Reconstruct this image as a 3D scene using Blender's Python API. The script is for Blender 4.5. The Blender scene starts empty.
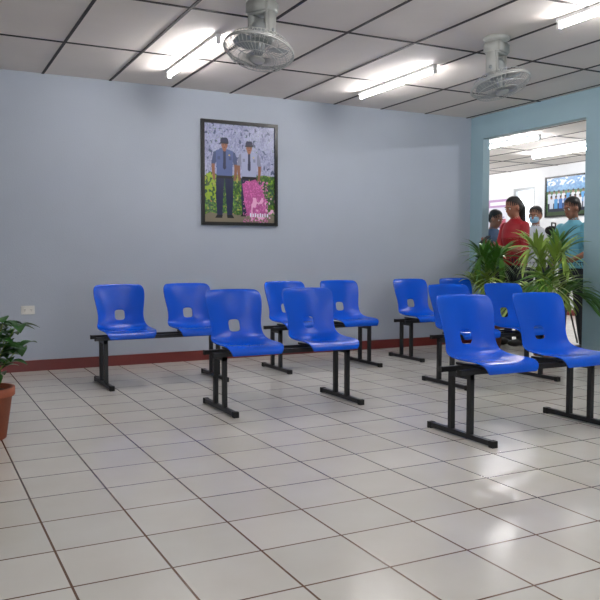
import bpy, bmesh, math, random
import numpy as np
from mathutils import Vector, Matrix, kdtree
random.seed(7)
sc = bpy.context.scene
sc.view_settings.view_transform = 'Standard'
sc.view_settings.exposure = 0.0

def lin(c):
    return tuple(((x/255)/12.92 if x/255 <= .04045 else ((x/255+.055)/1.055)**2.4) for x in c)

# ------------------------------------------------------------ materials
def mat(name, rgb, rough=.5, metal=0, var=.06, nscale=6, bump=0, bscale=60, emit=0, spec=.5, alpha=1):
    m = bpy.data.materials.new(name); m.use_nodes = True
    nt = m.node_tree; b = nt.nodes['Principled BSDF']
    c = lin(rgb)
    tc = nt.nodes.new('ShaderNodeTexCoord')
    if var > 0:
        n = nt.nodes.new('ShaderNodeTexNoise'); n.inputs['Scale'].default_value = nscale
        n.inputs['Detail'].default_value = 4
        nt.links.new(tc.outputs['Object'], n.inputs['Vector'])
        r = nt.nodes.new('ShaderNodeValToRGB')
        r.color_ramp.elements[0].position = .3; r.color_ramp.elements[1].position = .7
        r.color_ramp.elements[0].color = tuple(x*(1-var) for x in c)+(1,)
        r.color_ramp.elements[1].color = tuple(min(1, x*(1+var)) for x in c)+(1,)
        nt.links.new(n.outputs['Fac'], r.inputs['Fac'])
        nt.links.new(r.outputs['Color'], b.inputs['Base Color'])
    else:
        b.inputs['Base Color'].default_value = c+(1,)
    b.inputs['Roughness'].default_value = rough
    b.inputs['Metallic'].default_value = metal
    b.inputs['Specular IOR Level'].default_value = spec
    b.inputs['Alpha'].default_value = alpha
    if bump > 0:
        n2 = nt.nodes.new('ShaderNodeTexNoise'); n2.inputs['Scale'].default_value = bscale
        n2.inputs['Detail'].default_value = 3
        nt.links.new(tc.outputs['Object'], n2.inputs['Vector'])
        bp = nt.nodes.new('ShaderNodeBump'); bp.inputs['Strength'].default_value = bump
        bp.inputs['Distance'].default_value = .01
        nt.links.new(n2.outputs['Fac'], bp.inputs['Height'])
        nt.links.new(bp.outputs['Normal'], b.inputs['Normal'])
    if emit > 0:
        b.inputs['Emission Color'].default_value = c+(1,)
        b.inputs['Emission Strength'].default_value = emit
    return m

def floor_mat():
    m = bpy.data.materials.new('floor_tiles'); m.use_nodes = True
    nt = m.node_tree; b = nt.nodes['Principled BSDF']
    tc = nt.nodes.new('ShaderNodeTexCoord')
    mp = nt.nodes.new('ShaderNodeMapping'); mp.inputs['Location'].default_value = (-.753+3.3, -.12+3.3, 0)
    nt.links.new(tc.outputs['Object'], mp.inputs['Vector'])
    br = nt.nodes.new('ShaderNodeTexBrick')
    br.offset = 0; br.squash = 1
    br.inputs['Scale'].default_value = 1
    br.inputs['Brick Width'].default_value = .33
    br.inputs['Row Height'].default_value = .33
    br.inputs['Mortar Size'].default_value = .0045
    br.inputs['Mortar Smooth'].default_value = .15
    br.inputs['Bias'].default_value = 0
    br.inputs['Color1'].default_value = lin((215, 212, 204))+(1,)
    br.inputs['Color2'].default_value = lin((223, 219, 211))+(1,)
    br.inputs['Mortar'].default_value = lin((106, 76, 54))+(1,)
    nt.links.new(mp.outputs['Vector'], br.inputs['Vector'])
    n = nt.nodes.new('ShaderNodeTexNoise'); n.inputs['Scale'].default_value = 3; n.inputs['Detail'].default_value = 6
    nt.links.new(tc.outputs['Object'], n.inputs['Vector'])
    r = nt.nodes.new('ShaderNodeValToRGB')
    r.color_ramp.elements[0].position = .3; r.color_ramp.elements[1].position = .7
    r.color_ramp.elements[0].color = (.92, .905, .885, 1); r.color_ramp.elements[1].color = (1, 1, 1, 1)
    nt.links.new(n.outputs['Fac'], r.inputs['Fac'])
    mx = nt.nodes.new('ShaderNodeMixRGB'); mx.blend_type = 'MULTIPLY'; mx.inputs['Fac'].default_value = 1
    nt.links.new(br.outputs['Color'], mx.inputs['Color1']); nt.links.new(r.outputs['Color'], mx.inputs['Color2'])
    nt.links.new(mx.outputs['Color'], b.inputs['Base Color'])
    bp = nt.nodes.new('ShaderNodeBump'); bp.invert = True
    bp.inputs['Strength'].default_value = .4; bp.inputs['Distance'].default_value = .004
    nt.links.new(br.outputs['Fac'], bp.inputs['Height']); nt.links.new(bp.outputs['Normal'], b.inputs['Normal'])
    b.inputs['Roughness'].default_value = .22
    return m

M_wall = mat('wall_paint_blue_grey', (180, 188, 201), .6, var=.03, nscale=1.5, bump=.15, bscale=90)
M_teal = mat('wall_teal', (148, 176, 187), .55, var=.03, nscale=2, bump=.12, bscale=90)  # right wall only, slightly more teal than the other walls
M_white = mat('wall_paint_white', (234, 234, 235), .6, var=.02, bump=.1)
M_ceil = mat('ceiling_panel', (230, 222, 215), .8, var=.03, nscale=2.2, bump=.2, bscale=120)
M_grid = mat('ceiling_tbar', (40, 32, 30), .6)
M_base = mat('baseboard_maroon', (112, 42, 38), .4)
M_floor = floor_mat()
M_blue = mat('blue_plastic', (0, 82, 206), .24, var=.03, bump=.04, bscale=400, spec=.36)
M_black = mat('black_steel', (18, 18, 21), .4, var=.1)
M_rubber = mat('rubber_cap', (14, 14, 14), .7)
M_tube = mat('fluorescent_tube', (254, 251, 250), .4, var=0, emit=100)
M_tubeB = mat('fluorescent_tube_lobby', (252, 252, 255), .4, var=0, emit=210)
M_batten = mat('batten_white', (235, 235, 235), .4)
M_fan = mat('fan_plastic', (184, 186, 182), .4)
M_fand = mat('fan_housing_grey', (146, 152, 153), .4)
M_wire = mat('fan_wire', (184, 186, 184), .35, metal=.3)
M_blade = mat('fan_blade', (150, 156, 158), .35)
M_frame = mat('frame_black', (18, 16, 16), .35)
M_outlet = mat('outlet_white', (232, 230, 224), .4)
M_slot = mat('outlet_slot', (40, 40, 40), .6)
M_terra = mat('terracotta', (142, 74, 48), .7, var=.12, bump=.2)
M_pot = mat('brown_pot', (112, 66, 44), .6, var=.1)
M_soil = mat('soil', (52, 38, 28), .95, var=.3, nscale=30, bump=.8)
M_palm = mat('palm_leaf', (70, 118, 42), .4, var=.35, nscale=5)
M_palm2 = mat('palm_leaf_light', (138, 166, 72), .4, var=.25, nscale=5)
M_stem = mat('palm_stem', (120, 140, 56), .5, var=.2)
M_leaf = mat('broad_leaf', (44, 92, 32), .4, var=.35, nscale=8)
M_alu = mat('window_aluminium', (190, 192, 194), .35, metal=.5)

# ------------------------------------------------------------ mesh helpers
def link(ob, parent=None):
    sc.collection.objects.link(ob)
    if parent is not None: ob.parent = parent
    return ob

def obj_from_bm(name, bm, mats, parent=None, smooth=False, loc=(0, 0, 0), rot=(0, 0, 0)):
    me = bpy.data.meshes.new(name)
    bmesh.ops.recalc_face_normals(bm, faces=bm.faces)
    bm.to_mesh(me); bm.free()
    for m in (mats if isinstance(mats, (list, tuple)) else [mats]): me.materials.append(m)
    if smooth:
        for p in me.polygons: p.use_smooth = True
    ob = bpy.data.objects.new(name, me); ob.location = loc; ob.rotation_euler = rot
    return link(ob, parent)

def empty(name, loc=(0, 0, 0), rotz=0, scale=1):
    e = bpy.data.objects.new(name, None); e.empty_display_size = .1
    e.location = loc; e.rotation_euler = (0, 0, rotz); e.scale = (scale,)*3
    return link(e)

def box(bm, x0, x1, y0, y1, z0, z1, mi=0, mtx=None):
    v = [Vector((x, y, z)) for x in (x0, x1) for y in (y0, y1) for z in (z0, z1)]
    if mtx is not None: v = [mtx @ p for p in v]
    v = [bm.verts.new(p) for p in v]
    fs = [(0, 1, 3, 2), (4, 6, 7, 5), (0, 4, 5, 1), (2, 3, 7, 6), (0, 2, 6, 4), (1, 5, 7, 3)]
    out = []
    for f in fs:
        fc = bm.faces.new([v[i] for i in f]); fc.material_index = mi; out.append(fc)
    return out

def boxobj(name, x0, x1, y0, y1, z0, z1, m, bevel=0, parent=None):
    bm = bmesh.new(); box(bm, x0, x1, y0, y1, z0, z1)
    if bevel: bmesh.ops.bevel(bm, geom=bm.edges[:], offset=bevel, segments=2, affect='EDGES')
    return obj_from_bm(name, bm, m, parent)

def tube(bm, pts, r, n=8, closed=False, mi=0, cap=True):
    pts = [Vector(p) for p in pts]; N = len(pts)
    rs = r if isinstance(r, (list, tuple)) else [r]*N
    rings = []; prev = None
    for i, p in enumerate(pts):
        if closed: t = pts[(i+1) % N]-pts[i-1]
        else: t = pts[min(i+1, N-1)]-pts[max(i-1, 0)]
        t.normalize()
        if prev is None:
            a = Vector((0, 0, 1)) if abs(t.z) < .9 else Vector((1, 0, 0))
            u = t.cross(a).normalized()
        else:
            u = (prev-t*prev.dot(t)).normalized()
        prev = u; w = t.cross(u)
        rings.append([bm.verts.new(p+(u*math.cos(2*math.pi*k/n)+w*math.sin(2*math.pi*k/n))*rs[i]) for k in range(n)])
    for i in range(N if closed else N-1):
        A, B = rings[i], rings[(i+1) % N]
        for k in range(n):
            f = bm.faces.new((A[k], A[(k+1) % n], B[(k+1) % n], B[k])); f.material_index = mi; f.smooth = True
    if cap and not closed:
        f = bm.faces.new(rings[0][::-1]); f.material_index = mi
        f = bm.faces.new(rings[-1]); f.material_index = mi

def lathe(bm, prof, n=32, mi=0, mtx=None, cx=0, cy=0):
    rings = []
    for r, z in prof:
        ring = []
        for k in range(n):
            p = Vector((cx+r*math.cos(2*math.pi*k/n), cy+r*math.sin(2*math.pi*k/n), z))
            if mtx is not None: p = mtx @ p
            ring.append(bm.verts.new(p))
        rings.append(ring)
    for A, B in zip(rings[:-1], rings[1:]):
        for k in range(n):
            f = bm.faces.new((A[k], A[(k+1) % n], B[(k+1) % n], B[k])); f.material_index = mi; f.smooth = True
    for R in (rings[0], rings[-1]):
        f = bm.faces.new(R); f.material_index = mi

# ------------------------------------------------------------ room shell
H = 2.72
XR = 6.04; XR2 = 6.14; YB = 7.30; XF = 10.5
O0, O1, OH = 5.535, 7.08, 2.45
boxobj('floor', -2.1, XF+.1, -3.1, 13.1, -.1, 0, M_floor)
boxobj('ceiling', -2.1, XR+.05, -3.1, YB+.05, H, H+.1, M_ceil)
boxobj('ceiling_lobby', XR+.05, XF+.1, -3.1, 13.1, H, H+.1, M_ceil)
boxobj('wall_back', -2.1, XR, YB, YB+.12, 0, H, M_wall)
bm = bmesh.new()
box(bm, XR, XR2, -3, O0, 0, H); box(bm, XR, XR2, O1, 13, 0, H); box(bm, XR, XR2, O0, O1, OH, H)
obj_from_bm('wall_right', bm, M_teal)
bm = bmesh.new()
box(bm, -2.1, -2, -3, YB, 0, .95); box(bm, -2.1, -2, -3, YB, 2.2, H)
box(bm, -2.1, -2, -3, .0, .95, 2.2); box(bm, -2.1, -2, 2.0, YB, .95, 2.2)
obj_from_bm('wall_left', bm, M_wall)
bm = bmesh.new()
box(bm, -2.1, 0.5, -3.1, -3, 0, H); box(bm, 4.0, XF+.1, -3.1, -3, 0, H); box(bm, .5, 4.0, -3.1, -3, 2.3, H)
obj_from_bm('wall_front', bm, M_wall)
def winframe(name, axis, a0, a1, z0, z1, c, t=.05, n=2):
    bm = bmesh.new()
    def b(a, bb, za, zb):
        if axis == 'x': box(bm, c-.03, c+.03, a, bb, za, zb)
        else: box(bm, a, bb, c-.03, c+.03, za, zb)
    b(a0, a1, z0, z0+t); b(a0, a1, z1-t, z1)
    for i in range(n+1):
        p = a0+(a1-a0-t)*i/n; b(p, p+t, z0+t, z1-t)
    obj_from_bm(name, bm, M_alu)
winframe('window_1', 'x', 0, 2, .95, 2.2, -2.05, n=3)
winframe('glass_door_front', 'y', .5, 4, 0, 2.3, -3.05, n=4)  # floor-length glass door behind the camera, unseen, added for daylight
W0, W1, WZ0, WZ1 = 10.83, 11.4, 1.2, 2.38
bm = bmesh.new()
box(bm, XF, XF+.1, -3, W0, 0, H); box(bm, XF, XF+.1, W1, 13, 0, H)
box(bm, XF, XF+.1, W0, W1, 0, WZ0); box(bm, XF, XF+.1, W0, W1, WZ1, H)
obj_from_bm('wall_lobby_far', bm, M_white)
winframe('window_2', 'x', W0, W1, WZ0, WZ1, XF+.05, n=1)
boxobj('wall_lobby_back', XR, XF+.1, 13, 13.1, 0, H, M_white)
boxobj('baseboard_back', -2, XR, YB-.015, YB, 0, .1, M_base)
bm = bmesh.new()
box(bm, XR-.015, XR, O1, YB-.015, 0, .1); box(bm, XR-.015, XR, -3, O0, 0, .1)
obj_from_bm('baseboard_right', bm, M_base)
boxobj('baseboard_left', -2, -1.985, -3, YB-.015, 0, .1, M_base)
boxobj('baseboard_lobby', XF-.015, XF, -3, 13, 0, .1, M_base)
def grid(name, x0, x1, y0, y1, px, py):
    bm = bmesh.new(); w = .0115
    x = px
    while x > x0+.61: x -= .61
    while x < x1:
        if x > x0+.03: box(bm, x-w, x+w, y0, y1, H-.005, H)
        x += .61
    y = py
    while y > y0+1.22: y -= 1.22
    while y < y1:
        if y > y0+.03: box(bm, x0, x1, y-w, y+w, H-.0055, H)
        y += 1.22
    obj_from_bm(name, bm, M_grid)
grid('ceiling_grid', -2, XR, -3, YB, 1.09, 6.17)
grid('ceiling_grid_lobby', XR2, XF, -3, 13, 6.75, 6.6)

# ------------------------------------------------------------ fluorescent lights
def fluor(x, y0, y1, m=M_tube):
    e = empty('fluorescent_light', (x, (y0+y1)/2, H))
    L = (y1-y0)/2
    bm = bmesh.new()
    box(bm, -.020, .020, -L, L, -.030, -.0055)
    box(bm, -.014, .014, -L, -L+.025, -.078, -.030); box(bm, -.014, .014, L-.025, L, -.078, -.030)
    obj_from_bm('batten', bm, M_batten, e)
    bm = bmesh.new(); tube(bm, [(0, -L+.025, -.060), (0, L-.025, -.060)], .0135, 12)
    obj_from_bm('tube', bm, m, e, smooth=True)
for y0 in (5.4, 2.75, 0.1):
    for x in (2.07, 4.07): fluor(x, y0, y0+1.25)
fluor(7.6, 7.75, 8.97, M_tubeB); fluor(9.0, 8.1, 9.35, M_tubeB); fluor(7.6, 4.6, 5.8, M_tubeB)
fluor(9.0, 11.0, 12.2, M_tubeB)

# ------------------------------------------------------------ ceiling orbit fans
def fan(x, y, az, tilt):
    e = empty('ceiling_fan', (x, y, H))
    bm = bmesh.new()
    lathe(bm, [(.10, 0), (.10, -.02), (.085, -.03), (.06, -.04), (.055, -.06)], 24)
    b2 = bmesh.new(); box(b2, -.088, .088, -.07, .07, -.13, -.04)
    box(b2, -.085, -.045, -.05, .05, -.30, -.10); box(b2, .045, .085, -.05, .05, -.30, -.10)
    bmesh.ops.bevel(b2, geom=b2.edges[:], offset=.014, segments=3, affect='EDGES')
    me = bpy.data.meshes.new('t'); b2.to_mesh(me); b2.free(); bm.from_mesh(me)
    obj_from_bm('bracket_housing', bm, M_fan, e, smooth=True, rot=(0, 0, az))
    R = Matrix.Rotation(az, 4, 'Z') @ Matrix.Rotation(tilt, 4, 'X')
    T = Matrix.Translation((0, 0, -.235)) @ R
    bm = bmesh.new()
    lathe(bm, [(.025, .075), (.060, .06), (.074, .02), (.075, -.06), (.055, -.08)], 24, mtx=T)
    tube(bm, [T @ Vector((-.09, 0, .0)), T @ Vector((.09, 0, .0))], .014, 10)
    obj_from_bm('motor_housing', bm, M_fand, e, smooth=True)
    Rr = .225
    def P(r, a, z): return T @ Vector((r*math.cos(a), r*math.sin(a), z))
    bm = bmesh.new()
    for r, z in ((Rr, -.135), (Rr*.985, -.122), (.19, -.08), (.12, -.072), (.19, -.175), (.12, -.19)):
        tube(bm, [P(r, 2*math.pi*k/40, z) for k in range(40)], .0055 if r > .21 else .0026, 5, closed=True)
    for k in range(48):
        a = 2*math.pi*k/48
        tube(bm, [P(.05, a, -.07), P(.19, a, -.08), P(Rr, a, -.13)], .0018, 4)
        tube(bm, [P(.045, a, -.192), P(.19, a, -.175), P(Rr, a, -.14)], .0018, 4)
    obj_from_bm('cage', bm, M_wire, e)
    bm = bmesh.new()
    lathe(bm, [(.02, -.200), (.048, -.199), (.05, -.19), (.02, -.185)], 20, mtx=T)
    obj_from_bm('cage_badge', bm, M_fan, e, smooth=True)
    bm = bmesh.new()
    lathe(bm, [(.03, -.08), (.035, -.10), (.03, -.155), (.01, -.165)], 16, mtx=T)
    for b in range(3):
        a0 = b*2*math.pi/3+.3; rows = []
        for i in range(7):
            r = .03+.16*i/6; wd = .25+.55*math.sin(math.pi*min(1, (i+1.2)/7.5))
            rows.append([bm.verts.new(P(r, a0+wd*(j/4-.5)*1.3, -.128+.03*(j/4-.5))) for j in range(5)])
        for A, B in zip(rows[:-1], rows[1:]):
            for j in range(4):
                bm.faces.new((A[j], A[j+1], B[j+1], B[j])).smooth = True
    obj_from_bm('blades', bm, M_blade, e)
fan(2.02, 4.5, math.radians(-60), math.radians(-16))
fan(4.0, 4.55, math.radians(20), math.radians(-16))

# ------------------------------------------------------------ painted flat pictures (vertex colour grids)
M_print = bpy.data.materials.new('photo_print'); M_print.use_nodes = True
_nt = M_print.node_tree; _b = _nt.nodes['Principled BSDF']
_a = _nt.nodes.new('ShaderNodeAttribute'); _a.attribute_name = 'Col'
_nt.links.new(_a.outputs['Color'], _b.inputs['Base Color']); _b.inputs['Roughness'].default_value = .3

class Paint:
    def __init__(s, w, h):
        s.w, s.h = w, h
        s.X, s.Y = np.meshgrid(np.linspace(0, 1, w), np.linspace(0, 1, h))
        s.C = np.zeros((h, w, 3))
        s.rng = np.random.RandomState(3)
    def noise(s, n):
        a = s.rng.rand(n, n)
        xi = s.X*(n-1); yi = s.Y*(n-1)
        x0 = np.clip(xi.astype(int), 0, n-2); y0 = np.clip(yi.astype(int), 0, n-2)
        fx = xi-x0; fy = yi-y0
        return (a[y0, x0]*(1-fx)+a[y0, x0+1]*fx)*(1-fy)+(a[y0+1, x0]*(1-fx)+a[y0+1, x0+1]*fx)*fy
    def put(s, mask, c): s.C[mask] = c
    def ell(s, cx, cy, rx, ry, c): s.put(((s.X-cx)/rx)**2+((s.Y-cy)/ry)**2 < 1, c)
    def poly(s, pts, c):
        ins = np.zeros_like(s.X, bool); n = len(pts)
        for i in range(n):
            x1, y1 = pts[i]; x2, y2 = pts[(i+1) % n]
            if y1 == y2: continue
            cond = ((y1 > s.Y) != (y2 > s.Y)) & (s.X < (x2-x1)*(s.Y-y1)/(y2-y1)+x1)
            ins ^= cond
        s.put(ins, c)
    def rect(s, x0, y0, x1, y1, c): s.put((s.X >= x0) & (s.X <= x1) & (s.Y >= y0) & (s.Y <= y1), c)

def print_mesh(name, P, org, ux, uz, parent):
    h, w = P.h, P.w
    org, ux, uz = Vector(org), Vector(ux), Vector(uz)
    vs = [org+ux*(i/(w-1))+uz*(j/(h-1)) for j in range(h) for i in range(w)]
    fs = [(j*w+i, j*w+i+1, (j+1)*w+i+1, (j+1)*w+i) for j in range(h-1) for i in range(w-1)]
    me = bpy.data.meshes.new(name); me.from_pydata([tuple(v) for v in vs], [], fs)
    ca = me.color_attributes.new('Col', 'FLOAT_COLOR', 'POINT')
    c = np.clip(P.C, 0, 255)/255
    l = np.where(c <= .04045, c/12.92, ((c+.055)/1.055)**2.4)
    a = np.ones((h*w, 4), np.float32); a[:, :3] = l.reshape(-1, 3)
    ca.data.foreach_set('color', a.ravel())
    me.materials.append(M_print)
    return link(bpy.data.objects.new(name, me), parent)

# framed photo of two guards in front of a leafy blue-violet backdrop
P = Paint(240, 350)
n1, n2, n3, n4 = P.noise(40), P.noise(14), P.noise(90), P.noise(60)
P.C = np.stack([112+40*n2+60*n3, 116+40*n2+60*n3, 158+30*n2+50*n3], -1)
P.put((n4 > .70) & (P.Y < .5), (178, 180, 212)); P.put((n1 > .76) & (P.Y < .5), (76, 86, 122))
P.put((n3 > .84) & (P.Y < .3), (92, 120, 96))
fol = (P.Y > .46+.10*n2)
g = np.stack([34+90*n3*n4*1.6, 66+110*n3*n4*1.5, 26+50*n2], -1)
P.C[fol] = g[fol]
P.put(fol & (n1 > .80), (170, 170, 84)); P.put(fol & (n3 > .88), (200, 120, 90))
P.put((P.X < .16) & (P.Y > .5) & (P.Y < .78) & (n4 > .45), (150, 178, 52))
P.put((P.Y > .93-.03*n2), (128, 118, 100))
def guard(cx, top, h, sh, lean=1):
    def q(u, v): return (cx+u*h*1.45*lean, top+v*h)
    skin = (142, 94, 72); navy = (26, 32, 66); shd = tuple(int(x*.78) for x in sh)
    for sgn in (-1, 1):
        P.poly([q(sgn*.004, .49), q(sgn*.098, .49), q(sgn*.10, .75), q(sgn*.085, .96), q(sgn*.028, .96)], navy)
        P.poly([q(sgn*.025, .95), q(sgn*.09, .95), q(sgn*.11, .985), q(sgn*.03, .985)], (15, 15, 20))
        P.poly([q(sgn*.07, .165), q(sgn*.125, .19), q(sgn*.152, .33), q(sgn*.11, .345), q(sgn*.09, .28)], shd)
    P.poly([q(-.10, .172), q(-.04, .15), q(.04, .15), q(.10, .172), q(.088, .50), q(-.088, .50)], sh)
    for sgn in (-1, 1):
        P.poly([q(sgn*.112, .33), q(sgn*.150, .33), q(sgn*.145, .42), q(sgn*.135, .50), q(sgn*.105, .50), q(sgn*.112, .42)], skin)
        a, b = q(sgn*.12, .51); P.ell(a, b, .018, .016, skin)
        P.poly([q(sgn*.05, .24), q(sgn*.08, .24), q(sgn*.08, .28), q(sgn*.05, .28)], shd)
    P.poly([q(-.014, .17), q(.014, .17), q(.018, .38), q(0, .40), q(-.018, .38)], navy)
    P.poly([q(-.092, .47), q(.092, .47), q(.092, .505), q(-.092, .505)], (16, 16, 22))
    a, b = q(0, .148); P.ell(a, b, .022*h*1.45, .03*h, skin)
    a, b = q(0, .098); P.ell(a, b, .036*h*1.45, .056*h, skin)
    P.poly([q(-.046, .078), q(.046, .078), q(.044, .035), q(.03, .012), q(-.03, .012), q(-.044, .035)], navy)
    P.poly([q(-.052, .085), q(.048, .085), q(.046, .070), q(-.048, .070)], (14, 16, 32))
    a, b = q(-.014, .098); P.ell(a, b, .007, .004, (30, 20, 20)); a, b = q(.016, .098); P.ell(a, b, .007, .004, (30, 20, 20))
    a, b = q(.0, .128); P.ell(a, b, .014, .004, (104, 50, 48))
    a, b = q(.055, .22); P.ell(a, b, .010, .007, (225, 200, 90))
guard(.28, .13, .84, (84, 100, 150)); guard(.63, .15, .80, (168, 174, 204))
P.poly([(.53, .60), (.72, .55), (.80, .62), (.86, .74), (.90, .92), (.60, .93), (.56, .8)], (184, 84, 146))
P.put((n3 > .6) & (P.X > .54) & (P.Y > .57) & (P.X < .9), (214, 112, 178))
P.put((n1 > .66) & (P.X > .66) & (P.Y > .74), (238, 182, 216))
for i in range(8):
    P.rect(.64+i*.035, .90+.006*(i % 2), .66+i*.035, .94, (236, 236, 248))
e = empty('framed_photo', (3.02, YB, 1.905))
w, h = .845, 1.06
bm = bmesh.new(); t = .033; d = .03
box(bm, -w/2, w/2, -d, 0, h/2-t, h/2); box(bm, -w/2, w/2, -d, 0, -h/2, -h/2+t)
box(bm, -w/2, -w/2+t, -d, 0, -h/2+t, h/2-t); box(bm, w/2-t, w/2, -d, 0, -h/2+t, h/2-t)
box(bm, -w/2+t, w/2-t, -.012, -.002, -h/2+t, h/2-t)
obj_from_bm('frame', bm, M_frame, e)
print_mesh('print', P, (-w/2+t, -.014, h/2-t), (w-2*t, 0, 0), (0, 0, -(h-2*t)), e)

# lobby group photo
P = Paint(150, 120)
n1, n2 = P.noise(30), P.noise(60)
P.C = np.stack([70+60*n1, 120+60*n1, 175+40*n1], -1)
P.put(P.Y > .35, (56, 92, 52)); P.put((P.Y > .35) & (n2 > .6), (90, 130, 70))
P.put((P.Y < .2) & (n1 > .6), (205, 216, 232))
rr = random.Random(2)
for row, yy in enumerate((.38, .52)):
    for i in range(8):
        cx = .08+i*.12+(.05 if row else 0)
        c = [(208, 214, 226), (80, 150, 205), (225, 225, 230), (60, 110, 180)][rr.randrange(4)]
        P.rect(cx-.045, yy+.06, cx+.045, yy+.3, c); P.ell(cx, yy+.08, .05, .05, c)
        P.rect(cx-.04, yy+.3, cx+.04, 1, (36, 40, 62))
        P.ell(cx, yy, .025, .045, (150, 100, 78)); P.ell(cx, yy-.025, .027, .028, (24, 18, 18))
P.rect(0, .9, 1, 1, (60, 80, 50))
e = empty('framed_group_photo', (XF, 10.04, 2.15))
w, h = 1.0, .74
bm = bmesh.new()
box(bm, -.03, 0, -w/2, w/2, h/2-.03, h/2); box(bm, -.03, 0, -w/2, w/2, -h/2, -h/2+.03)
box(bm, -.03, 0, -w/2, -w/2+.03, -h/2, h/2); box(bm, -.03, 0, w/2-.03, w/2, -h/2, h/2)
box(bm, -.012, -.002, -w/2+.03, w/2-.03, -h/2+.03, h/2-.03)
obj_from_bm('frame', bm, M_frame, e)
print_mesh('print', P, (-.014, w/2-.03, h/2-.03), (0, -(w-.06), 0), (0, 0, -(h-.06)), e)
for (ya, yb, za, zb, col) in ((11.55, 12.1, 1.55, 2.2, (186, 150, 190)), (12.15, 12.7, 1.5, 2.2, (120, 150, 200))):
    P = Paint(60, 60)
    P.C[:] = (222, 220, 230)
    P.rect(0, 0, 1, .25, col); P.rect(.1, .08, .9, .17, (250, 250, 250))
    for i in range(6): P.rect(.1, .33+i*.1, .55+.3*((i*7) % 3)/2, .37+i*.1, (120, 100, 150))
    P.rect(.62, .6, .92, .92, (190, 90, 110))
    e = empty('wall_notice', (XF, (ya+yb)/2, (za+zb)/2))
    bm = bmesh.new(); box(bm, -.01, 0, -(yb-ya)/2, (yb-ya)/2, -(zb-za)/2, (zb-za)/2); obj_from_bm('board', bm, M_outlet, e)
    print_mesh('print', P, (-.012, (yb-ya)/2, (zb-za)/2), (0, -(yb-ya), 0), (0, 0, -(zb-za)), e)

# ------------------------------------------------------------ outlet
e = empty('wall_outlet', (.92, YB, .565))
bm = bmesh.new(); box(bm, -.06, .06, -.008, 0, -.04, .04)
bmesh.ops.bevel(bm, geom=bm.edges[:], offset=.0035, segments=2, affect='EDGES')
obj_from_bm('plate', bm, M_outlet, e)
bm = bmesh.new()
for cx in (-.028, .028):
    lathe(bm, [(.016, 0), (.016, .004)], 16, mtx=Matrix.Translation((cx, -.008, 0)) @ Matrix.Rotation(math.pi/2, 4, 'X'))
obj_from_bm('socket_faces', bm, M_outlet, e)
bm = bmesh.new()
for cx in (-.028, .028):
    box(bm, cx-.006, cx-.004, -.0135, -.011, -.002, .008); box(bm, cx+.004, cx+.006, -.0135, -.011, -.002, .008)
    box(bm, cx-.002, cx+.002, -.0135, -.011, -.010, -.006)
obj_from_bm('slots', bm, M_slot, e)

# ------------------------------------------------------------ chairs
rows = [(-.236, .392, .178, 0, 0), (-.240, .418, .190, 0, 0), (-.222, .440, .203, 0, .004), (-.17, .446, .212, 0, .012),
        (-.06, .436, .216, 0, .022), (.05, .430, .216, -.003, .032), (.115, .444, .208, -.012, .036),
        (.150, .476, .199, -.03, .026), (.170, .520, .193, -.042, .008), (.183, .560, .192, -.046, 0),
        (.194, .600, .195, -.048, 0), (.207, .66, .207, -.048, 0), (.222, .725, .217, -.044, 0),
        (.234, .780, .216, -.036, 0), (.243, .808, .200, -.026, -.004), (.252, .818, .178, -.016, -.006), (.264, .808, .174, -.016, -.006)]
us = [-1, -.93, -.72, -.45, -.23, 0, .23, .45, .72, .93, 1]
def shell_mesh():
    bm = bmesh.new(); g = []
    for ri, (y, z, hw, cy, cz) in enumerate(rows):
        row = []
        for u in us:
            uu = u
            if abs(abs(u)-.23) < .01: uu = math.copysign(.205, u)
            row.append(bm.verts.new((uu*hw, y+cy*abs(u)**2.2, z+cz*abs(u)**2.6)))
        g.append(row)
    for i in range(len(rows)-1):
        for j in range(len(us)-1):
            if i in (8, 9) and j in (4, 5): continue
            bm.faces.new((g[i][j], g[i][j+1], g[i+1][j+1], g[i+1][j]))
    for v in [v for r in g for v in r if not v.link_faces]: bm.verts.remove(v)
    me = bpy.data.meshes.new('seat_shell')
    bmesh.ops.recalc_face_normals(bm, faces=bm.faces)
    bm.to_mesh(me); bm.free()
    me.materials.append(M_blue)
    for p in me.polygons: p.use_smooth = True
    ob = bpy.data.objects.new('tmp', me); sc.collection.objects.link(ob)
    so = ob.modifiers.new('s', 'SOLIDIFY'); so.thickness = .008; so.offset = 0
    ss = ob.modifiers.new('ss', 'SUBSURF'); ss.levels = 2; ss.render_levels = 2
    bpy.context.view_layer.update()
    m2 = bpy.data.meshes.new_from_object(ob.evaluated_get(bpy.context.evaluated_depsgraph_get()))
    bpy.data.objects.remove(ob); m2.name = 'seat_shell'
    return m2
SHELL = shell_mesh()

def frame_mesh():
    bm = bmesh.new(); s = .015
    for y in (-.085, .085):
        box(bm, -.56, .56, y-s, y+s, .378, .408)
    for x in (-.48, .48):
        for y in (-.085, .085):
            box(bm, x-s, x+s, y-s, y+s, .03, .378)
        box(bm, x-s, x+s, -.29, .29, .008, .036)
        box(bm, x-s, x+s, -.10, .10, .350, .378)
    for cx in (-.30, .30):
        for dx in (-.1, .1):
            box(bm, cx+dx-.015, cx+dx+.015, -.14, .13, .408, .4215)
    for x in (-.48, .48):
        for y in (-.28, .28):
            box(bm, x-.018, x+.018, y-.018, y+.018, 0, .038, 1)
    for x in (-.562, .562):
        for y in (-.085, .085): box(bm, x-.004, x+.004, y-s-.001, y+s+.001, .377, .409, 1)
    me = bpy.data.meshes.new('steel_frame'); bmesh.ops.recalc_face_normals(bm, faces=bm.faces)
    bm.to_mesh(me); bm.free(); me.materials.append(M_black); me.materials.append(M_rubber)
    return me
FR = frame_mesh()
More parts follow.
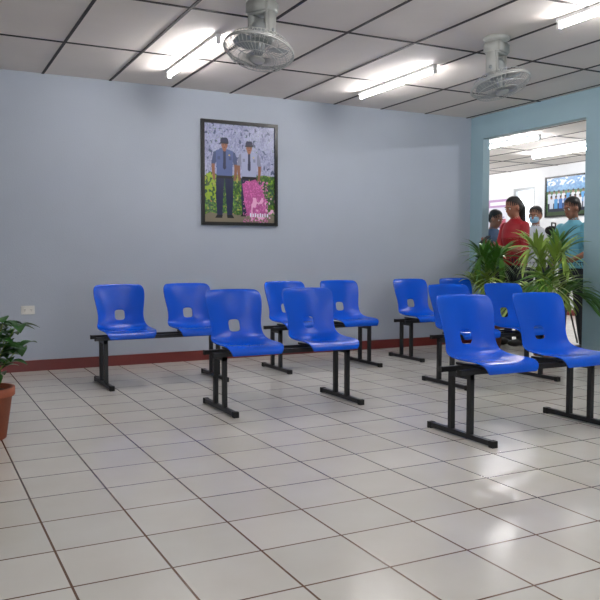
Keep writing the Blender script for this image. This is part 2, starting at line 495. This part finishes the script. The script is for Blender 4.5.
def unit(x, y, rz=0):
    e = empty('tandem_waiting_chair', (x, y, 0), math.radians(rz))
    link(bpy.data.objects.new('steel_frame', FR), e)
    for cx in (-.30, .30):
        o = bpy.data.objects.new('seat_shell', SHELL); o.location = (cx, 0, .002); link(o, e)
unit(1.84, 6.2); unit(3.46, 6.33); unit(4.98, 6.42)
unit(2.33, 4.84); unit(4.34, 4.95); unit(3.30, 3.47)

# ------------------------------------------------------------ plants
def pot(e, r, h, m, rim=.015):
    bm = bmesh.new()
    lathe(bm, [(r*.68, 0), (r*.72, .005), (r*.93, h-.05), (r, h-.05), (r+rim*.3, h-.045), (r+rim*.3, h), (r-.015, h), (r-.025, h-.03), (r*.3, h-.03)], 36)
    obj_from_bm('pot', bm, m, e, smooth=False)
    bm = bmesh.new(); lathe(bm, [(r-.028, h-.045), (r-.028, h-.027), (r*.5, h-.02), (.01, h-.017)], 24)
    obj_from_bm('soil', bm, M_soil, e)

def palm(name, x, y, seed, height, spread, nfr=15, ph=.3, pr=.16, light=.45, xmax=9, az0=0):
    rr = random.Random(seed); e = empty(name, (x, y, 0))
    pot(e, pr, ph, M_pot)
    bm = bmesh.new()
    for k in range(nfr):
        az = az0+2*math.pi*k/nfr+rr.uniform(-.3, .3)
        inner = (k % 3 == 0)
        top = height*(rr.uniform(.86, 1.0) if inner else rr.uniform(.62, .88))-ph
        reach = spread*(rr.uniform(.35, .6) if inner else rr.uniform(.8, 1.08))
        b = Vector((.03*math.cos(az), .03*math.sin(az), ph-.03))
        out = Vector((math.cos(az), math.sin(az), 0))
        if x+out.x*(reach+.12) > xmax: reach = max(.1, (xmax-x)/max(out.x, .01)-.12)
        tip = b+out*reach+Vector((0, 0, top*(.75 if inner else .5)))
        c1 = b+out*reach*.15; c1.z = ph+(top*1.35)
        N = 22; pts = []
        for i in range(N+1):
            t = i/N; pts.append(b*(1-t)**2+c1*2*t*(1-t)+tip*t*t)
        tube(bm, pts, [.007*(1-.75*i/N) for i in range(N+1)], 6, mi=2)
        side0 = Vector((-out.y, out.x, 0)); mi = 1 if rr.random() < light else 0
        nl = 15
        for i in range(nl):
            t = .36+.64*i/(nl-1); f = t*N; i0 = min(int(f), N-1); p = pts[i0].lerp(pts[i0+1], f-i0)
            tan = (pts[min(i0+1, N)]-pts[max(i0-1, 0)]).normalized()
            L = (.10+.15*math.sin(math.pi*min(1, (t-.3)/.7*.85+.12)))*(.8+.35*height)
            for sg in (-1, 1):
                ang = math.radians(52-32*(t-.36)/.64+rr.uniform(-7, 7))
                d = (tan*math.cos(ang)+side0*sg*math.sin(ang)+Vector((0, 0, .12))).normalized()
                wv = d.cross(Vector((0, 0, 1))).normalized()
                wv = (wv+Vector((0, 0, rr.uniform(-.5, .5)))).normalized()
                prev = None; q = p.copy(); segs = 5
                for s in range(segs+1):
                    u = s/segs; w = .0165*math.sin(math.pi*(.12+.88*u)**.8)+.0008
                    a1 = q+wv*w; a2 = q-wv*w
                    for a_ in (a1, a2): a_.x = min(a_.x, xmax-x)
                    a1 = bm.verts.new(a1); a2 = bm.verts.new(a2)
                    if prev:
                        fc = bm.faces.new((prev[0], a1, a2, prev[1])); fc.material_index = mi; fc.smooth = True
                    prev = (a1, a2)
                    dd = (d+Vector((0, 0, -1))*(.75*u*u+.15*u)).normalized(); q = q+dd*L/segs
    me = bpy.data.meshes.new('fronds'); bm.to_mesh(me); bm.free()
    for m in (M_palm, M_palm2, M_stem): me.materials.append(m)
    link(bpy.data.objects.new('fronds', me), e)
palm('potted_palm', 5.76, 6.60, 3, 1.20, .34, 12, light=.5)
palm('potted_palm', 5.53, 5.50, 8, 1.26, .44, 12, light=.6, xmax=6.03)

def leafplant(x, y, seed):
    rr = random.Random(seed); e = empty('potted_leafy_plant', (x, y, 0))
    pot(e, .17, .30, M_terra)
    bm = bmesh.new()
    for s in range(10):
        az = 2*math.pi*s/10+rr.uniform(-.2, .2); hh = rr.uniform(.22, .48)
        o = Vector((math.cos(az), math.sin(az), 0))
        b = Vector((0, 0, .27))+o*.03
        pts = [b+o*(.17*(i/8)**1.5)+Vector((0, 0, hh*i/8)) for i in range(9)]
        tube(bm, pts, [.006*(1-.5*i/8) for i in range(9)], 6, mi=1)
        for i in range(2, 9):
            for kk in range(2 if i < 8 else 4):
                a = i*2.4+kk*math.pi*(1 if i < 8 else .5)+rr.uniform(-.4, .4)
                d = Vector((math.cos(a), math.sin(a), rr.uniform(.1, .6))).normalized()
                L = rr.uniform(.10, .16); wd = L*.27
                sd = d.cross(Vector((0, 0, 1))).normalized(); up = sd.cross(d)
                q = pts[i]+d*.02; prev = None
                for j in range(8):
                    u = j/7; w = wd*math.sin(math.pi*(.04+.94*u)**.85)
                    c = bm.verts.new(q); l = bm.verts.new(q+sd*w+up*w*.35); r = bm.verts.new(q-sd*w+up*w*.35)
                    if prev:
                        for A in ((prev[0], prev[1], l, c), (prev[0], c, r, prev[2])):
                            f = bm.faces.new(A); f.smooth = True
                    prev = (c, l, r)
                    q = q+(d+Vector((0, 0, -1))*u*.9).normalized()*L/7
    me = bpy.data.meshes.new('foliage'); bm.to_mesh(me); bm.free()
    me.materials.append(M_leaf); me.materials.append(M_stem)
    link(bpy.data.objects.new('foliage', me), e)
leafplant(.335, 4.68, 4)

# ------------------------------------------------------------ people
class Body:
    def __init__(s): s.v = []; s.f = []; s.m = []
    def rings(s, rings, mi):
        b0 = len(s.v); n = len(rings[0])
        for r in rings:
            for p in r: s.v.append(Vector(p)); s.m.append(mi)
        for i in range(len(rings)-1):
            for k in range(n):
                a = b0+i*n; s.f.append((a+k, a+(k+1) % n, a+n+(k+1) % n, a+n+k))
        s.f.append(tuple(b0+k for k in range(n))[::-1]); s.f.append(tuple(b0+(len(rings)-1)*n+k for k in range(n)))
    def cap(s, a, b, ra, rb, mi, n=12):
        a, b = Vector(a), Vector(b); t = (b-a); L = t.length; t.normalize()
        u = t.cross(Vector((0, 0, 1)) if abs(t.z) < .9 else Vector((1, 0, 0))).normalized(); w = t.cross(u)
        prof = [(-ra*math.cos(x), ra*math.sin(x)) for x in (.15, .6, 1.1, 1.5)]
        k = max(2, int(L/.015))
        prof += [(L*i/k, ra+(rb-ra)*i/k) for i in range(1, k)]
        prof += [(L+rb*math.cos(x), rb*math.sin(x)) for x in (1.5, 1.1, .6, .15)]
        s.rings([[a+t*d+(u*math.cos(2*math.pi*j/n)+w*math.sin(2*math.pi*j/n))*r for j in range(n)] for d, r in prof], mi)
    def ell(s, c, r, mi, X=None, n=24, m=20):
        rg = []
        for i in range(1, m):
            th = math.pi*i/m
            ring = []
            for j in range(n):
                p = Vector((c[0]+r[0]*math.sin(th)*math.cos(2*math.pi*j/n), c[1]+r[1]*math.sin(th)*math.sin(2*math.pi*j/n), c[2]-r[2]*math.cos(th)))
                ring.append(X @ p if X is not None else p)
            rg.append(ring)
        s.rings(rg, mi)
    def loft(s, secs, mi, n=28):
        out = []
        for (a, b) in zip(secs[:-1], secs[1:]):
            for i in range(5):
                t = i/5; out.append([a[k]*(1-t)+b[k]*t for k in range(4)])
        out.append(list(secs[-1]))
        s.rings([[Vector((rx*math.cos(2*math.pi*j/n), y+ry*math.sin(2*math.pi*j/n), z)) for j in range(n)] for (z, rx, ry, y) in out], mi)

SK, SHIRT, PANT, HAIR, SHOE, EXTRA = range(6)
def person(name, x, y, yaw, height, cols, arms, sleeve=.65, headpitch=0, headyaw=0, long_hair=False, fem=False, mask=False, stride=0):
    B = Body()
    k = .92 if fem else 1
    for sg in (-1, 1):
        st = stride*sg
        hip = (sg*.088, 0, .90); kn = (sg*.095, -.015+st*.5, .49); an = (sg*.10, .015+st, .085)
        B.cap(hip, kn, .088, .060, PANT); B.cap(kn, an, .060, .047, PANT)
        B.ell((sg*.10, -.05+st, .042), (.044, .125, .042), SHOE)
        B.ell((sg*.10, .02+st, .05), (.04, .05, .05), SHOE)
    B.loft([(.83, .12, .09, 0), (.88, .165, .115, 0), (.96, .168*(1.04 if fem else 1), .12, .005), (1.0, .160, .112, 0)], PANT)
    B.loft([(.93, .178*(1.03 if fem else 1), .128, 0), (1.02, .162*k, .115, 0), (1.12, .148*k, .106, 0), (1.24, .168*k, .120+(.012 if fem else 0), -.006),
            (1.34, .186*k, .112, 0), (1.40, .165*k, .092, .005), (1.44, .09, .07, .008), (1.455, .066, .062, .006)], SHIRT)
    sh = .175*k
    HX = Matrix.Translation((0, 0, 1.48)) @ Matrix.Rotation(headyaw, 4, 'Z') @ Matrix.Rotation(headpitch, 4, 'X') @ Matrix.Translation((0, 0, -1.48))
    B.cap((0, .01, 1.40), tuple(HX @ Vector((0, .008, 1.52))), .056*k, .052*k, SK)
    B.cap((0, .008, 1.435), (0, .006, 1.452), .066, .062, SHIRT)
    for sg, a in zip((-1, 1), arms):
        S = Vector((sg*sh, 0, 1.375)); E = Vector(a['e']); W = Vector(a['w'])
        B.cap(S, S.lerp(E, sleeve if sleeve <= 1 else 1), .060*k, .052*k, SHIRT)
        B.cap(S, E, .045*k, .037*k, SK)
        if sleeve > 1: B.cap(E, E.lerp(W, sleeve-1), .046*k, .038*k, SHIRT)
        B.cap(E, W, .037*k, .026*k, SK)
        d = Vector(a.get('d', W-E)).normalized(); nrm = Vector(a.get('n', (-sg, 0, 0))); nrm = (nrm-d*nrm.dot(d)).normalized()
        sd = d.cross(nrm).normalized()
        curl = a.get('c', .5)
        for o in (-.027, -.009, .009, .027): B.cap(W+sd*o*.5+d*.01, W+sd*o+d*.08, .014, .0125, SK, 8)
        for i, (o, L) in enumerate(zip((-.03, -.0105, .0105, .03), (.068, .078, .072, .056))):
            p0 = W+d*.085+sd*o; d1 = (d+nrm*curl*.6+sd*o*5).normalized(); p1 = p0+d1*L*.5
            d2 = (d+nrm*curl*1.9+sd*o*5).normalized(); p2 = p1+d2*L*.5
            B.cap(p0, p1, .0092, .0085, SK, 8); B.cap(p1, p2, .0085, .007, SK, 8)
        tsd = sd if a.get('t', 1) > 0 else -sd
        p0 = W+d*.028+tsd*.024; p1 = p0+(d*.6+tsd*.8+nrm*.25).normalized()*.038; p2 = p1+(d+tsd*.15+nrm*.5).normalized()*.03
        B.cap(p0, p1, .0125, .0105, SK, 8); B.cap(p1, p2, .0105, .0085, SK, 8)
    B.ell((0, .008, 1.605), (.074, .092, .098), SK, HX)
    B.ell((0, -.022, 1.545), (.056, .064, .062), SK, HX)
    B.ell((0, -.050, 1.510), (.026, .026, .020), SK, HX)
    B.ell((0, -.094, 1.578), (.012, .018, .018), SK, HX, 10, 10)
    B.ell((0, -.086, 1.600), (.008, .012, .026), SK, HX, 10, 10)
    B.ell((0, -.078, 1.622), (.045, .014, .010), SK, HX, 12, 10)
    for sg in (-1, 1): B.ell((sg*.079, .000, 1.585), (.009, .018, .030), SK, HX, 10, 10)
    B.ell((0, .024, 1.650), (.082, .092, .074), HAIR, HX)
    B.ell((0, .050, 1.602), (.080, .070, .082), HAIR, HX)
    if long_hair:
        B.ell((0, .045, 1.615), (.086, .078, .090), HAIR, HX)
        B.cap(tuple(HX @ Vector((0, .09, 1.62))), tuple(HX @ Vector((0, .115, 1.55))), .052, .052, HAIR)
        B.cap(tuple(HX @ Vector((0, .115, 1.55))), (0, .135, 1.33), .052, .026, HAIR)
    if mask:
        B.ell((0, -.045, 1.548), (.060, .060, .048), EXTRA, HX)
    me = bpy.data.meshes.new('b'); me.from_pydata([tuple(v) for v in B.v], [], B.f)
    ob = bpy.data.objects.new('tmpb', me); sc.collection.objects.link(ob)
    r = ob.modifiers.new('r', 'REMESH'); r.mode = 'VOXEL'; r.voxel_size = .006; r.use_smooth_shade = True
    sm = ob.modifiers.new('s', 'SMOOTH'); sm.factor = .5; sm.iterations = 2
    bpy.context.view_layer.update()
    m2 = bpy.data.meshes.new_from_object(ob.evaluated_get(bpy.context.evaluated_depsgraph_get()))
    bpy.data.objects.remove(ob)
    kd = kdtree.KDTree(len(B.v))
    for i, v in enumerate(B.v): kd.insert(v, i)
    kd.balance()
    m2.materials.clear()
    for nm, c in zip(('skin', 'shirt', 'trousers', 'hair', 'shoes', 'mask'), cols):
        m = mat(name+'_'+nm, c, .55 if nm != 'hair' else .6, var=.08, nscale=14, bump=.15 if nm in ('shirt', 'trousers') else 0, bscale=25)
        m2.materials.append(m)
    for p in m2.polygons:
        p.material_index = B.m[kd.find(p.center)[1]]; p.use_smooth = True
    e = empty(name, (x, y, 0), math.radians(yaw), height/1.715)
    m2.name = 'body'; link(bpy.data.objects.new('body', m2), e)
    bw = bmesh.new()
    for sg in (-1, 1):
        bmesh.ops.create_uvsphere(bw, u_segments=12, v_segments=8, radius=.0105, matrix=HX @ Matrix.Translation((sg*.030, -.074, 1.601)))
    obj_from_bm('eye_whites', bw, M_outlet, e, smooth=True)
    bw = bmesh.new()
    for sg in (-1, 1):
        bmesh.ops.create_uvsphere(bw, u_segments=10, v_segments=8, radius=.0065, matrix=HX @ Matrix.Translation((sg*.030, -.0800, 1.600)))
        tube(bw, [HX @ Vector((sg*.045, -.077, 1.619)), HX @ Vector((sg*.030, -.090, 1.624)), HX @ Vector((sg*.015, -.091, 1.620))], .003, 6)
    obj_from_bm('pupils_and_brows', bw, M_slot, e, smooth=True)
    if not mask:
        bw = bmesh.new()
        tube(bw, [HX @ Vector((-.022, -.074, 1.546)), HX @ Vector((-.008, -.083, 1.549)), HX @ Vector((.008, -.083, 1.549)), HX @ Vector((.022, -.074, 1.546))], .0045, 6)
        obj_from_bm('lips', bw, M_lip, e, smooth=True)
    return e, HX
M_lip = mat('lips', (150, 70, 66), .5)

BLK = (17, 13, 12)
e1, _ = person('woman_in_red', 6.34, 6.85, -90, 1.76, [(158, 106, 84), (160, 18, 32), (26, 28, 40), BLK, (20, 18, 18), (0, 0, 0)],
       [dict(e=(-.20, -.06, 1.10), w=(-.10, -.29, 1.17), d=(.25, -1, .25), n=(.3, .1, 1), c=.7, t=-1),
        dict(e=(.21, -.04, 1.10), w=(.12, -.27, 1.12), d=(-.35, -1, .2), n=(-.6, .1, .8), c=.6, t=1)],
       sleeve=1.25, headpitch=math.radians(18), long_hair=True, fem=True)
bm = bmesh.new()
mt = Matrix.Translation((-.065, -.385, 1.222)) @ Matrix.Rotation(math.radians(35), 4, 'X')
box(bm, -.036, .036, -.074, .074, -.004, .004, 0, mt)
bmesh.ops.bevel(bm, geom=bm.edges[:], offset=.003, segments=2, affect='EDGES')
obj_from_bm('smartphone_held', bm, M_frame, e1)
rel = lambda sg, f=0: dict(e=(sg*.235, .02-f, 1.09), w=(sg*.245, -.06-f, .86), d=(0, -.12, -1), n=(-sg, 0, 0), c=.35, t=-sg)
person('man_with_dark_hair', 6.70, 7.63, -20, 1.66, [(140, 94, 74), (60, 84, 116), (30, 32, 44), BLK, (20, 18, 18), (0, 0, 0)],
       [rel(-1), rel(1)], headpitch=math.radians(20), headyaw=math.radians(30))
person('person_with_mask', 7.13, 7.33, -62, 1.70, [(160, 112, 90), (222, 226, 232), (40, 44, 58), BLK, (20, 18, 18), (150, 196, 226)],
       [dict(e=(-.22, -.05, 1.10), w=(-.10, -.27, 1.10), d=(.4, -1, .1), n=(.5, 0, .8), c=.6, t=-1),
        rel(1)], headpitch=math.radians(8), mask=True)
person('man_in_teal_shirt', 6.50, 6.11, -90, 1.71, [(146, 98, 76), (104, 172, 192), (22, 24, 32), BLK, (18, 16, 16), (0, 0, 0)],
       [dict(e=(-.22, -.07, 1.11), w=(-.12, -.30, 1.18), d=(.3, -1, .2), n=(.4, .1, .9), c=.7, t=-1),
        dict(e=(.235, -.02, 1.10), w=(.20, -.22, 1.02), d=(-.2, -1, .1), n=(-.7, 0, .6), c=.5, t=1)],
       headpitch=math.radians(16), stride=.07)
# video camera on tripod
e = empty('video_camera_tripod', (6.90, 6.79, 0), math.radians(-60))
bm = bmesh.new()
for k in range(3):
    a = 2*math.pi*k/3+.4
    tube(bm, [(.03*math.cos(a), .03*math.sin(a), 1.15), (.30*math.cos(a), .30*math.sin(a), .012)], [.014, .010], 8)
tube(bm, [(0, 0, 1.0), (0, 0, 1.30)], .016, 10)
lathe(bm, [(.02, 1.12), (.045, 1.13), (.045, 1.17), (.02, 1.18)], 16)
box(bm, -.04, .04, -.05, .05, 1.29, 1.31)
tube(bm, [(.0, .04, 1.28), (.05, .25, 1.18)], .008, 8)
obj_from_bm('tripod', bm, M_black, e)
bm = bmesh.new()
box(bm, -.04, .04, -.12, .12, 1.31, 1.42)
bmesh.ops.bevel(bm, geom=bm.edges[:], offset=.01, segments=2, affect='EDGES')
lathe(bm, [(.03, 0), (.035, .06), (.045, .09), (.045, .11), (.03, .11)], 20, mtx=Matrix.Translation((0, -.11, 1.365)) @ Matrix.Rotation(math.pi/2, 4, 'X'))
tube(bm, [(0, -.09, 1.41), (0, -.09, 1.46), (0, .08, 1.46), (0, .08, 1.41)], .009, 8)
box(bm, .04, .05, -.04, .06, 1.33, 1.40)
obj_from_bm('camcorder', bm, M_rubber, e)

# ------------------------------------------------------------ world, camera
w = bpy.data.worlds.new('World'); sc.world = w; w.use_nodes = True
w.node_tree.nodes['Background'].inputs[0].default_value = (.88, .94, 1, 1)
w.node_tree.nodes['Background'].inputs[1].default_value = 2.3
cd = bpy.data.cameras.new('camera'); cam = bpy.data.objects.new('camera', cd); sc.collection.objects.link(cam)
cd.sensor_width = 36; cd.lens = 757/600*36
cam.location = (0, 0, 1.05)
cam.rotation_euler = (math.radians(90-3.25), 0, math.radians(-27))
sc.camera = cam
